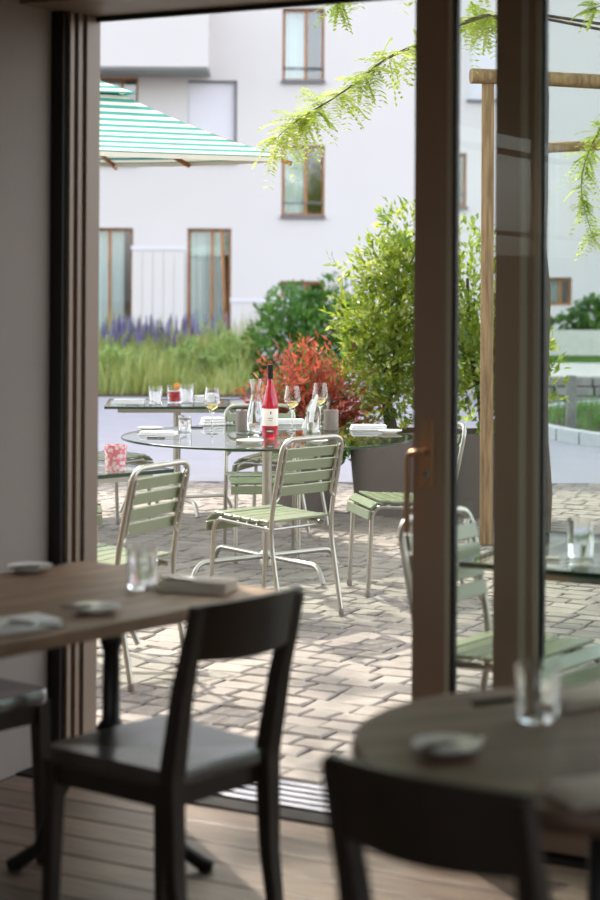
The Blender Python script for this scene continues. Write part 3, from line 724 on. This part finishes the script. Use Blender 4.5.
MB().tube([(0, 0, 0), (0, 0, 3.2)], .028, 12).build('pole', 'teak', um)
MB().box((0, 0, .05), (.6, .6, .1), None, .02).build('base', 'pot', um)
MB().lathe([(.05, 2.05), (.07, 2.08), (.07, 2.16), (.05, 2.2)], n=14).build('hub', 'teak', um)
for k in range(8):
    a = PI / 4 * k; ln = 1.5 if k % 2 == 0 else 1.5 * 1.4142; ux, uy = math.cos(a), math.sin(a); zt = HE + RISE
    rb = MB(); rb.beam((ux * .05, uy * .05, zt - .13), (ux * (ln + (.06 if k % 2 else .0)), uy * (ln + (.06 if k % 2 else 0)), HE - .045), .022, .03); rb = rb.build('rib', 'teak', um)
    f_ = .58; MB().beam((ux * .06, uy * .06, 2.12), (ux * ln * f_, uy * ln * f_, zt - .13 + (HE - .045 - zt + .13) * f_ - .02), .018, .03).build('strut', 'teak', rb)

# ------------------------------------------------------------------ terrace furniture
def garden_chair(label):
    t_ = thing('garden_chair', label, 'chair', group='garden chairs on the terrace'); w = .2; tr_ = .0115
    MB().tube(fillet([(-w, -.27, .012), (-w, -.19, .43), (-w, -.275, .84), (w, -.275, .84), (w, -.19, .43), (w, -.27, .012)], [0, .12, .07, .07, .12, 0], 6), tr_, 10).build('back_frame', 'tube', t_, smooth=True)
    for s_ in (-1, 1):
        x = s_ * (w - .024)
        MB().tube(fillet([(x, .225, .012), (x, .205, .447), (x, -.185, .425)], [0, .07, 0], 6), tr_, 10).build('leg', 'tube', t_, smooth=True)
        for y in (-.27,): MB().lathe([(.014, 0), (.015, .02), (.012, .03)], (s_ * w, y, 0), 10).build('foot_cap', 'stone', t_)
        MB().lathe([(.014, 0), (.015, .02), (.012, .03)], (x, .225, 0), 10).build('foot_cap', 'stone', t_)
        br = MB(); p0, p1 = Vector((s_ * (w - .028), -.221, .575)), Vector((s_ * (w - .028), -.268, .80))
        br.tube(fillet([p0 + Vector((s_ * .022, 0, -.02)), p0, p1, p1 + Vector((s_ * .022, 0, .012))], [0, .015, .015, 0], 4), .0075, 8)
        bo = br.build('bracket', 'tube', t_, smooth=True)
        for k in range(5):
            p = p0.lerp(p1, .08 + .21 * k); MB().tube([p + Vector((0, -.006, 0)), p + Vector((0, -.012, 0))], .004, 7).build('rivet', 'steel', bo)
    for k in range(4):
        z = .600 + k * .058; y = -.217 - (z - .575) * .21 + .014; c = MB(); n = 6
        rot = Matrix.Rotation(R(12), 3, 'X')
        c.box((0, y, z), (.385, .012, .046), rot, .003); c.build('back_slat', 'slat', t_)
    for k in range(6):
        y = -.155 + k * .060; z = .4555 + .022 * (y + .19) / .39 - .001 * k + (.004 if k in (0, 5) else 0)
        c = MB(); c.box((0, y, z), (.41, .05, .012), Matrix.Rotation(R(3), 3, 'X'), .003); c.build('seat_slat', 'slat', t_)
    for (y, z, ang) in ((.203, .452, -38), (.2285, .405, -82)):
        c = MB(); c.box((0, y, z), (.41, .046, .012), Matrix.Rotation(R(ang), 3, 'X'), .003); c.build('seat_slat', 'slat', t_)
    MB().tube([(-w + .02, .1, .436), (w - .02, .1, .436)], .008, 8).build('crossbar', 'tube', t_)
    MB().tube([(-w + .02, -.15, .418), (w - .02, -.15, .418)], .008, 8).build('crossbar', 'tube', t_)
    return t_
gc = garden_chair('sage green slatted garden chair with its back to the wine bottle table, in the middle')
gc.location = (-.13, 8.39, 0); gc.rotation_euler.z = face(-.72, .695)
dup(gc, 'sage green slatted garden chair behind the wooden dining table, near the pink glass', (-.774, 7.06, 0), face(-.88, .475))
dup(gc, 'sage green garden chair in front of the large taupe planter, half behind the door stile', (.524, 9.07, 0), face(-.972, -.234))
dup(gc, 'sage green garden chair facing us under the round glass table', (-.2, 10.12, 0), face(.12, -1))
dup(gc, 'sage green garden chair between the round table and the red bush planter', (-.13, 11.15, 0), face(-.95, .3))
dup(gc, 'sage green garden chair seat by the rear table, left of its pole', (-1.22, 11.2, 0), face(.75, .66))
dup(gc, 'sage green garden chair mostly hidden by the left door jamb', (-1.2, 8.75, 0), face(.25, -1))
dup(gc, 'sage green garden chair just outside the sliding glass on the right', (.64, 5.32, 0), face(.80, -.6))

def glass_table(label, c, rot, shape, size, pole_r=.026, foot=.36, frot=R(20)):
    t_ = thing('glass_table', label, 'table', c, rot, 'glass terrace tables'); zt = .74
    if shape == 'round':
        MB().lathe([(.0, zt - .011), (size - .003, zt - .011), (size - .003, zt), (0, zt)][1:3], n=96).build('tabletop', 'tabglass', t_)
        MB().lathe([(size - .003, zt - .012), (size, zt - .010), (size, zt - .002), (size - .003, zt)], n=96, closed=True).build('glass_edge', 'glassedge', t_, smooth=True)
    else:
        w, d = size; MB().box((0, 0, zt - .006), (w - .006, d - .006, .012)).build('tabletop', 'tabglass', t_)
        e = MB()
        for (x, y, sx, sy) in ((0, d / 2, w, .006), (0, -d / 2, w, .006), (w / 2, 0, .006, d), (-w / 2, 0, .006, d)): e.box((x, y, zt - .006), (sx, sy, .016))
        e.build('glass_edge', 'glassedge', t_)
        fr = MB(); s_ = .8
        for (x, y, sx, sy) in ((0, d * s_ / 2, w * s_, .025), (0, -d * s_ / 2, w * s_, .025), (w * s_ / 2, 0, .025, d * s_), (-w * s_ / 2, 0, .025, d * s_)): fr.box((x, y, zt - .028), (sx, sy, .03))
        fr.build('frame', 'tube', t_)
    MB().tube([(0, 0, .07), (0, 0, zt - .014)], pole_r, 16).build('pole', 'tube', t_, smooth=True)
    ar = MB()
    for k in range(4): a = PI / 2 * k + PI / 4; ar.beam((0, 0, zt - .028), (math.cos(a) * .26, math.sin(a) * .26, zt - .028), .03, .024)
    ar.build('top_bracket', 'tube', t_)
    MB().lathe([(.02, .04), (.036, .05), (.036, .12), (.03, .13)], n=16).build('collar', 'tube', t_, smooth=True)
    for k in range(4):
        a = PI / 2 * k + frot; u = Vector((math.cos(a), math.sin(a), 0))
        MB().tube(fillet([u * .03 + Vector((0, 0, .1)), u * foot + Vector((0, 0, .1)), u * (foot + .045) + Vector((0, 0, .012))], [0, .09, 0], 7), .0135, 10).build('foot', 'tube', t_, smooth=True)
    return t_
TC = Vector((-.17, 9.5, 0))
glass_table('round glass terrace table laid with the rose wine bottle', TC, 0, 'round', .778, foot=.44, frot=R(38))
glass_table('rectangular glass terrace table at the rear with the red drink', (-.83, 12.1, 0), R(4), 'rect', (.95, .8))
PT = Vector((-1.04, 7.75, 0)); PROT = math.atan2(-.686, -.727) + PI
glass_table('small glass terrace table holding the pink glass', PT, PROT, 'rect', (.7, .7))
GT = ab(1.0, .64)
glass_table('glass terrace table close outside the fixed door leaf', GT, ROOMROT, 'rect', (.92, .74), foot=.3, frot=R(45))

# ------------------------------------------------------------------ table ware
ZT = .7405
def tumbler(label, c, r=.04, h=.105, fill=None, group='water tumblers', name='tumbler'):
    t_ = thing(name, label, 'glass', c, 0, group)
    MB().lathe([(r * .86, .0), (r * .9, .003), (r, h), (r - .0022, h), (r * .88 - .002, .012), (.002, .011)], n=32).build('vessel', 'glass', t_, smooth=True)
    if fill:
        m_, lv_ = fill; MB().lathe([(.002, .0125), (r * .87 - .003, .013), (r * .86 + (r * .14) * lv_ - .0035, h * lv_), (.002, h * lv_)], n=32).build('drink', m_, t_, smooth=True)
    return t_
def wineglass(label, c, h=.25, r=.047):
    t_ = thing('wine_glass', label, 'glass', c, 0, 'wine glasses on the round table')
    hs = h * .46
    MB().lathe([(.034, 0), (.034, .0015), (.012, .006), (.0038, .016), (.0034, hs - .015), (.008, hs - .004), (r * .72, hs + .03), (r, hs + .055), (r * .96, h * .75), (r * .78, h), (r * .78 - .0014, h), (r * .96 - .0016, h * .75), (r - .0018, hs + .055), (r * .70, hs + .031), (.006, hs + .003), (.0005, hs + .002)], n=32).build('vessel', 'glass', t_, smooth=True)
    MB().lathe([(.0005, hs + .003), (.006, hs + .004), (r * .70 - .0015, hs + .032), (r - .0055, hs + .047), (.0005, hs + .047)], n=32).build('wine', 'wine', t_, smooth=True)
    return t_
def plate(label, c, r=.07, knife=None, rot=0, m='china'):
    t_ = thing('side_plate', label, 'plate', c, rot)
    MB().lathe([(r * .55, 0), (r * .62, .003), (r, .014), (r, .0165), (r * .96, .0165), (r * .6, .007), (.001, .0065)], n=40).build('dish', m, t_, smooth=True)
    if knife:
        k = knifething(knife, (c[0], c[1], c[2] + .0175), rot + .6, .17)
    return t_
def knifething(label, c, rot, L=.2, grip='steel'):
    t_ = thing('table_knife', label, 'knife', c, rot)
    MB().box((-L * .24, 0, .004), (L * .48, .014, .008), None, .003).build('knife_handle', grip, t_)
    mb = MB(); pts = [(0, -.006), (L * .4, -.008), (L * .5, .004), (L * .48, .006), (0, .006)]; mb.prism(pts, .003, .0048); mb.build('blade', 'steel', t_)
    return t_
def napkin(label, c, rot, w=.2, d=.11, h=.018, m='napkin'):
    t_ = thing('napkin', label, 'napkin', c, rot)
    for k in range(3):
        MB().box((k * .002, -k * .002, h * (k + .5) / 3), (w - k * .004, d - k * .005, h / 3 - .0004), Matrix.Rotation(.01 * (k - 1), 3, 'Z'), h / 7).build('fold', m, t_, smooth=True)
    return t_
# round table setting
def on(px, py, z=ZT): p = at_z(px, py, z); return (p.x, p.y, z)
wineglass('leftmost wine glass, standing alone left of the carafe', on(212, 434))
wineglass('middle wine glass just right of the rose bottle', on(292, 431))
wineglass('rightmost wine glass behind the right stoneware candle', on(320, 427))
bt = thing('wine_bottle', 'tall slim rose wine bottle with cream label and black capsule', 'bottle', on(270, 438))
hb = .385; rb = .0415
MB().lathe([(.03, 0), (rb, .006), (rb, .165), (rb * .96, .19), (rb * .72, .235), (rb * .46, .275), (.0145, .31), (.0142, hb - .012), (.0142, hb - .01), (.002, hb - .01)], n=40).build('glass_body', 'rose', bt, smooth=True)
MB().lathe([(.0152, hb - .075), (.0155, hb - .01), (.0162, hb - .008), (.0162, hb), (.001, hb)], n=28).build('capsule', 'capsule', bt, smooth=True)
lb = MB().lathe([(rb + .0006, .066), (rb + .0008, .0665), (rb + .0008, .155), (rb + .0006, .1555)], n=40).build('label', 'label', bt, smooth=True)
def onlabel(px_, z_, w_, h_):      # a small printed mark bent round the bottle, facing the camera
    a = -PI / 2 + px_ / rb; mb = MB(); r_ = rb + .0012; n = 4
    for q in range(n + 1):
        t_ = a + (q / n - .5) * w_ / rb; mb.v.append((r_ * math.cos(t_), r_ * math.sin(t_), z_)); mb.v.append((r_ * math.cos(t_), r_ * math.sin(t_), z_ + h_))
        if q: k = len(mb.v); mb.f.append((k - 4, k - 2, k - 1, k - 3))
    return mb
onlabel(.004, .128, .006, .011).build('emblem', 'ink', lb); onlabel(.004, .139, .003, .005).build('emblem', 'ink', lb); onlabel(.002, .105, .026, .003).build('printed_line', 'ink', lb); onlabel(.002, .094, .018, .002).build('printed_line', 'ink', lb)
onlabel(.0, .028, .046, .022).build('lower_label', 'ink', bt); onlabel(.0, .036, .034, .006).build('lower_print', 'label', bt)
cf = thing('carafe', 'waisted glass water carafe beside the rose bottle', 'carafe', on(255.5, 433))
KC = 1.1
MB().lathe([(r_, z * KC) for r_, z in [(.038, 0), (.046, .008), (.05, .05), (.048, .1), (.032, .16), (.025, .19), (.027, .22), (.037, .265), (.0345, .265), (.0245, .22), (.0225, .19), (.0295, .16), (.0455, .1), (.0475, .05), (.043, .012), (.002, .009)]], n=36).build('vessel', 'glass', cf, smooth=True)
MB().lathe([(r_, z * KC) for r_, z in [(.002, .011), (.042, .013), (.0465, .05), (.0445, .1), (.029, .155), (.002, .155)]], n=36).build('water', 'water', cf, smooth=True)
for px, py, lab in ((241.5, 431, 'taupe stoneware candle cup left of the carafe'), (331, 430, 'taupe stoneware candle cup at the right of the wine glasses')):
    t_ = thing('candle_cup', lab, 'candle', on(px, py)); rr = .031 if px < 300 else .041
    MB().lathe([(rr * .95, 0), (rr, .004), (rr, .112), (rr - .004, .112), (rr - .005, .09), (.001, .088)], n=28).build('cup', 'stone', t_, smooth=True)
    MB().lathe([(rr - .006, .089), (rr - .006, .098), (.001, .1)], n=20).build('wax', 'label', t_, smooth=True)
    MB().tube([(0, 0, .1), (.002, 0, .13)], .0025, 6).build('wick', 'ink', t_)
tumbler('tumbler at the left of the round table behind a napkin', on(185, 431), .038, .085)
tumbler('tumbler between the two right wine glasses', on(313, 432), .039, .11, ('water', .5))
plate('white side plate at the left rim of the round table', on(150, 430), .075)
napkin('folded white napkin at the left end of the round table', on(158, 435), R(-10), .2, .09, .02)
knifething('black handled knife on the left napkin of the round table', on(165, 438.5), R(-8), .2, 'blackgrip')
plate('white side plate in front of the wine bottle', on(250, 443), .07)
plate('white side plate behind the middle garden chair backrest', on(315, 443), .068)
napkin('folded white napkin at the right end of the round table', on(368, 430), R(4), .2, .1, .03)
plate('white side plate at the right rim of the round table', on(390, 433), .066)
napkin('crumpled white napkin behind the leftmost wine glass', on(212, 425), R(20), .13, .09, .045)
napkin('white napkin lying behind the bottle', on(288, 424), R(4), .18, .1, .03)
knifething('black handled knife left of the carafe', on(203, 428), R(10), .14, 'blackgrip')
sn = thing('standing_napkin', 'white napkin cone leaning between two wine glasses', 'napkin', on(307, 428))
MB().add([(-.03, -.03, 0), (.03, -.03, 0), (.03, .03, 0), (-.03, .03, 0), (.05, -.01, .19), (.062, -.01, .185), (.062, .01, .185), (.05, .01, .19)], [(3, 2, 1, 0), (4, 5, 6, 7), (0, 1, 5, 4), (1, 2, 6, 5), (2, 3, 7, 6), (3, 0, 4, 7)]).build('cloth', 'napkin', sn)
# rear table setting
tumbler('left clear tumbler on the rear table beside the red drink', on(155.5, 403.5), .047, .118)
rd = tumbler('tumbler of red drink with a citrus slice on the rear table', on(174, 403), .05, .12, ('drink', .66), name='cocktail_glass')
cs = MB().lathe([(.022, -.003), (.024, 0), (.022, .003)], n=16).build('citrus_slice', mat('orange slice', 'e89a3c', .5), rd, loc=(.02, 0, .115)); cs.rotation_euler = (R(80), 0, .3)
tumbler('right clear tumbler on the rear table behind the red drink', on(187, 402), .047, .125)
napkin('folded white napkin at the left of the rear table', on(129, 403.5), 0, .22, .12, .03)
napkin('crumpled white napkin at the right of the rear table', on(205, 402.5), .2, .16, .12, .05)
knifething('knife on the rear table below the left napkin', on(140, 405), 0, .2)
# pink glass, right tumbler
tg = thing('tea_light_glass', 'pink patterned glass tumbler on the small terrace table', 'glass', on(115.5, 471))
MB().lathe([(.04, 0), (.044, .004), (.05, .112), (.047, .112), (.041, .012), (.001, .01)], n=32).build('vessel', 'pinkglass', tg, smooth=True)
tumbler('tumbler on the terrace table outside the right glass', on(580, 556), .042, .11, ('water', .35))
knifething('knife on the terrace table outside the right glass', on(560, 560), R(-20), .2)

# ------------------------------------------------------------------ dining room furniture
def dining_chair(label):
    t_ = thing('dining_chair', label, 'chair', group='black wooden dining chairs'); 
    # seat: rounded trapezoid slab, slightly dished
    out = []; fwid, bwid, dep = .205, .175, .2
    poly = [(-bwid, -dep), (bwid, -dep), (fwid, dep), (-fwid, dep)]
    pts = []
    for i in range(4):
        a, b_, c_ = Vector(poly[i - 1]), Vector(poly[i]), Vector(poly[(i + 1) % 4]); r_ = .03 if i < 2 else .05
        p1 = b_ + (a - b_).normalized() * r_; p2 = b_ + (c_ - b_).normalized() * r_
        for k in range(6): s_ = k / 5; pts.append(p1 * (1 - s_) ** 2 + b_ * 2 * s_ * (1 - s_) + p2 * s_ * s_)
    n = len(pts); mb = MB(); lv_ = [(1.0, .425), (1.0, .455), (.985, .462), (.9, .461), (.6, .455), (.3, .452), (.0, .451)]
    for sc_, z in lv_: mb.v.extend([(p.x * sc_, p.y * sc_, z) for p in pts])
    mb.f.append(tuple(range(n - 1, -1, -1)))
    for i in range(len(lv_) - 1):
        for k in range(n): a = i * n + k; b_ = i * n + (k + 1) % n; mb.f.append((a, b_, b_ + n, a + n))
    mb.build('seat', 'seatwood', t_, smooth=True)
    ap = MB()
    for p, q in (((-.185, .175, .4), (.185, .175, .4)), ((-.155, -.175, .4), (.155, -.175, .4)), ((-.155, -.175, .4), (-.18, .175, .4)), ((.155, -.175, .4), (.18, .175, .4))): ap.beam(p, q, .02, .05)
    ap.build('apron', 'blackwood', t_)
    for s_ in (-1, 1):
        MB().beam((s_ * .18, .175, .43), (s_ * .185, .185, 0), .04, .04, (0, 1, 0), .026, .026).build('leg', 'blackwood', t_)
        mb = MB(); path = [(s_ * .155, -.235, 0), (s_ * .157, -.2, .22), (s_ * .158, -.19, .44), (s_ * .162, -.225, .64), (s_ * .165, -.275, .832)]; wd = [.026, .034, .042, .036, .026]
        for i in range(4): mb.beam(path[i], path[i + 1], wd[i], wd[i] * 1.05, (0, 1, 0), wd[i + 1], wd[i + 1] * 1.05)
        mb.build('back_leg', 'blackwood', t_)
    mb = MB(); n = 14
    for k in range(n + 1):
        u = k / n * 2 - 1; x = u * .176; bow = -.045 * (1 - u * u)
        for (dy, z) in ((0, .715), (.018, .715), (.018, .838), (0, .838)):
            lean = -.262 - (z - .8) * .24 + bow - .006; mb.v.append((x, lean + dy, z + .008 * (1 - u * u) * (1 if z > .8 else -1)))
        if k:
            a = (k - 1) * 4
            for q in range(4): mb.f.append((a + q, a + (q + 1) % 4, a + 4 + (q + 1) % 4, a + 4 + q))
    mb.f.append((0, 3, 2, 1)); a = n * 4; mb.f.append((a, a + 1, a + 2, a + 3))
    mb.build('backrest', 'blackwood', t_, smooth=True)
    return t_
dc = dining_chair('black wooden dining chair with curved backrest drawn up to the left table')
dc.location = (-.318, 4.195, 0); dc.rotation_euler.z = face(-.755, .656)
dup(dc, 'black wooden dining chair in the right foreground before the round table', (.352, 2.785, 0), face(.62, .785))
dup(dc, 'black wooden dining chair by the grey wall, only its seat corner showing', (-.937, 4.73, 0), face(.755, -.656))
def iron_base(parent, x, y, rot, foot=.23, top=.70, nf=4):
    b_ = MB().lathe([(.02, .25), (.05, .255), (.055, .27), (.035, .29), (.026, .32), (.028, .36), (.04, .37), (.04, .38), (.024, .40), (.022, .58), (.03, .60), (.03, .615), (.022, .63), (.026, .66), (.05, .68), (.06, top)], (x, y, 0), 16).build('pedestal', 'iron', parent, smooth=True)
    for k in range(nf):
        a = rot + 2 * PI / nf * k; u = Vector((math.cos(a), math.sin(a), 0)); c = Vector((x, y, 0))
        MB().tube([c + u * r_ + Vector((0, 0, z)) for r_, z in ((.02, .27), (.06, .285), (.10, .27), (.135, .21), (.16, .13), (.185, .06), (foot - .01, .022), (foot + .02, .014))], [.022, .026, .024, .021, .019, .019, .02, .013], 9).build('foot', 'iron', b_, smooth=True)
        MB().lathe([(.004, 0), (.02, .004), (.02, .012), (.006, .02)], c + u * foot, 10).build('foot_pad', 'iron', b_, smooth=True)
    MB().lathe([(.003, .21), (.01, .218), (.006, .23), (.012, .25)], (x, y, 0), 10).build('drop_finial', 'iron', b_, smooth=True)
# left table: right corner A, back corner B
A = Vector((-.04, 4.615, 0)); e1 = Vector((math.cos(R(139)), math.sin(R(139)), 0)); e2 = Vector((math.cos(R(230)), math.sin(R(230)), 0)); e2 = Vector((-e1.y, e1.x, 0))
Lt, Wt = 1.3, .75
ctr = A + e2 * (Lt / 2) + e1 * (Wt / 2)
ltab = thing('dining_table', 'rectangular oak dining table at the left by the grey wall', 'table', ctr, math.atan2(e2.y, e2.x))
MB().box((0, 0, .733), (Lt, Wt, .034), None, .004).build('tabletop', 'tabwood', ltab)
post = Vector((-.49, 4.68, 0)) - ctr; ca, sa = math.cos(-ltab.rotation_euler.z), math.sin(-ltab.rotation_euler.z)
lx, ly = post.x * ca - post.y * sa, post.x * sa + post.y * ca
iron_base(ltab, lx, ly, R(-229), .25, top=.716, nf=2); iron_base(ltab, -lx, ly, R(-229), .25, top=.716, nf=2)
rt = thing('round_dining_table', 'round walnut dining table in the right foreground', 'table', (.53, 3.1, 0), .3)
MB().lathe([(.42, .71), (.43, .714), (.435, .722), (.435, .742), (.43, .75)], n=80).build('tabletop', 'tabwood2', rt, smooth=True)
iron_base(rt, 0, 0, .3, top=.71)
ZI = .7505
plate('small plate at the back edge of the left oak table', on(30, 571, ZI), .062)
knifething('knife on the back plate of the left oak table', on(40, 568, ZI + .018), R(15), .17)
plate('small plate in the middle of the left oak table', on(97, 612, ZI), .058)
knifething('knife across the middle plate of the left oak table', on(92, 608, ZI + .018), R(10), .16)
tumbler('empty tumbler on the left oak table', on(142, 588, ZI), .042, .112)
napkin('folded linen napkin at the right corner of the left oak table', on(197, 590, ZI), R(-14), .19, .115, .03, 'napkin2')
knifething('knife lying on the linen napkin of the left oak table', on(195, 581, ZI + .031), R(-20), .19)
napkin('folded white napkin at the left edge of the photo on the oak table', on(12, 628, ZI), R(40), .2, .12, .018)
knifething('knife beside the white napkin on the left oak table', on(36, 626, ZI + .019), R(-30), .16)
plate('small cream plate on the round walnut table', on(447, 752, ZI), .06)
knifething('knife lying on the cream plate of the round walnut table', on(452, 746, ZI + .018), R(32), .15)
tumbler('empty tumbler on the round walnut table', on(538, 719, ZI), .0405, .103)
napkin('folded napkin behind the tumbler on the round walnut table', on(588, 700, ZI), R(35), .2, .11, .018, 'napkin2')
knifething('knife with dark handle behind the tumbler on the round walnut table', on(512, 700, ZI), R(25), .19, 'blackgrip')
napkin('folded napkin at the right edge of the round walnut table', on(608, 795, ZI), R(25), .18, .11, .02, 'napkin2')
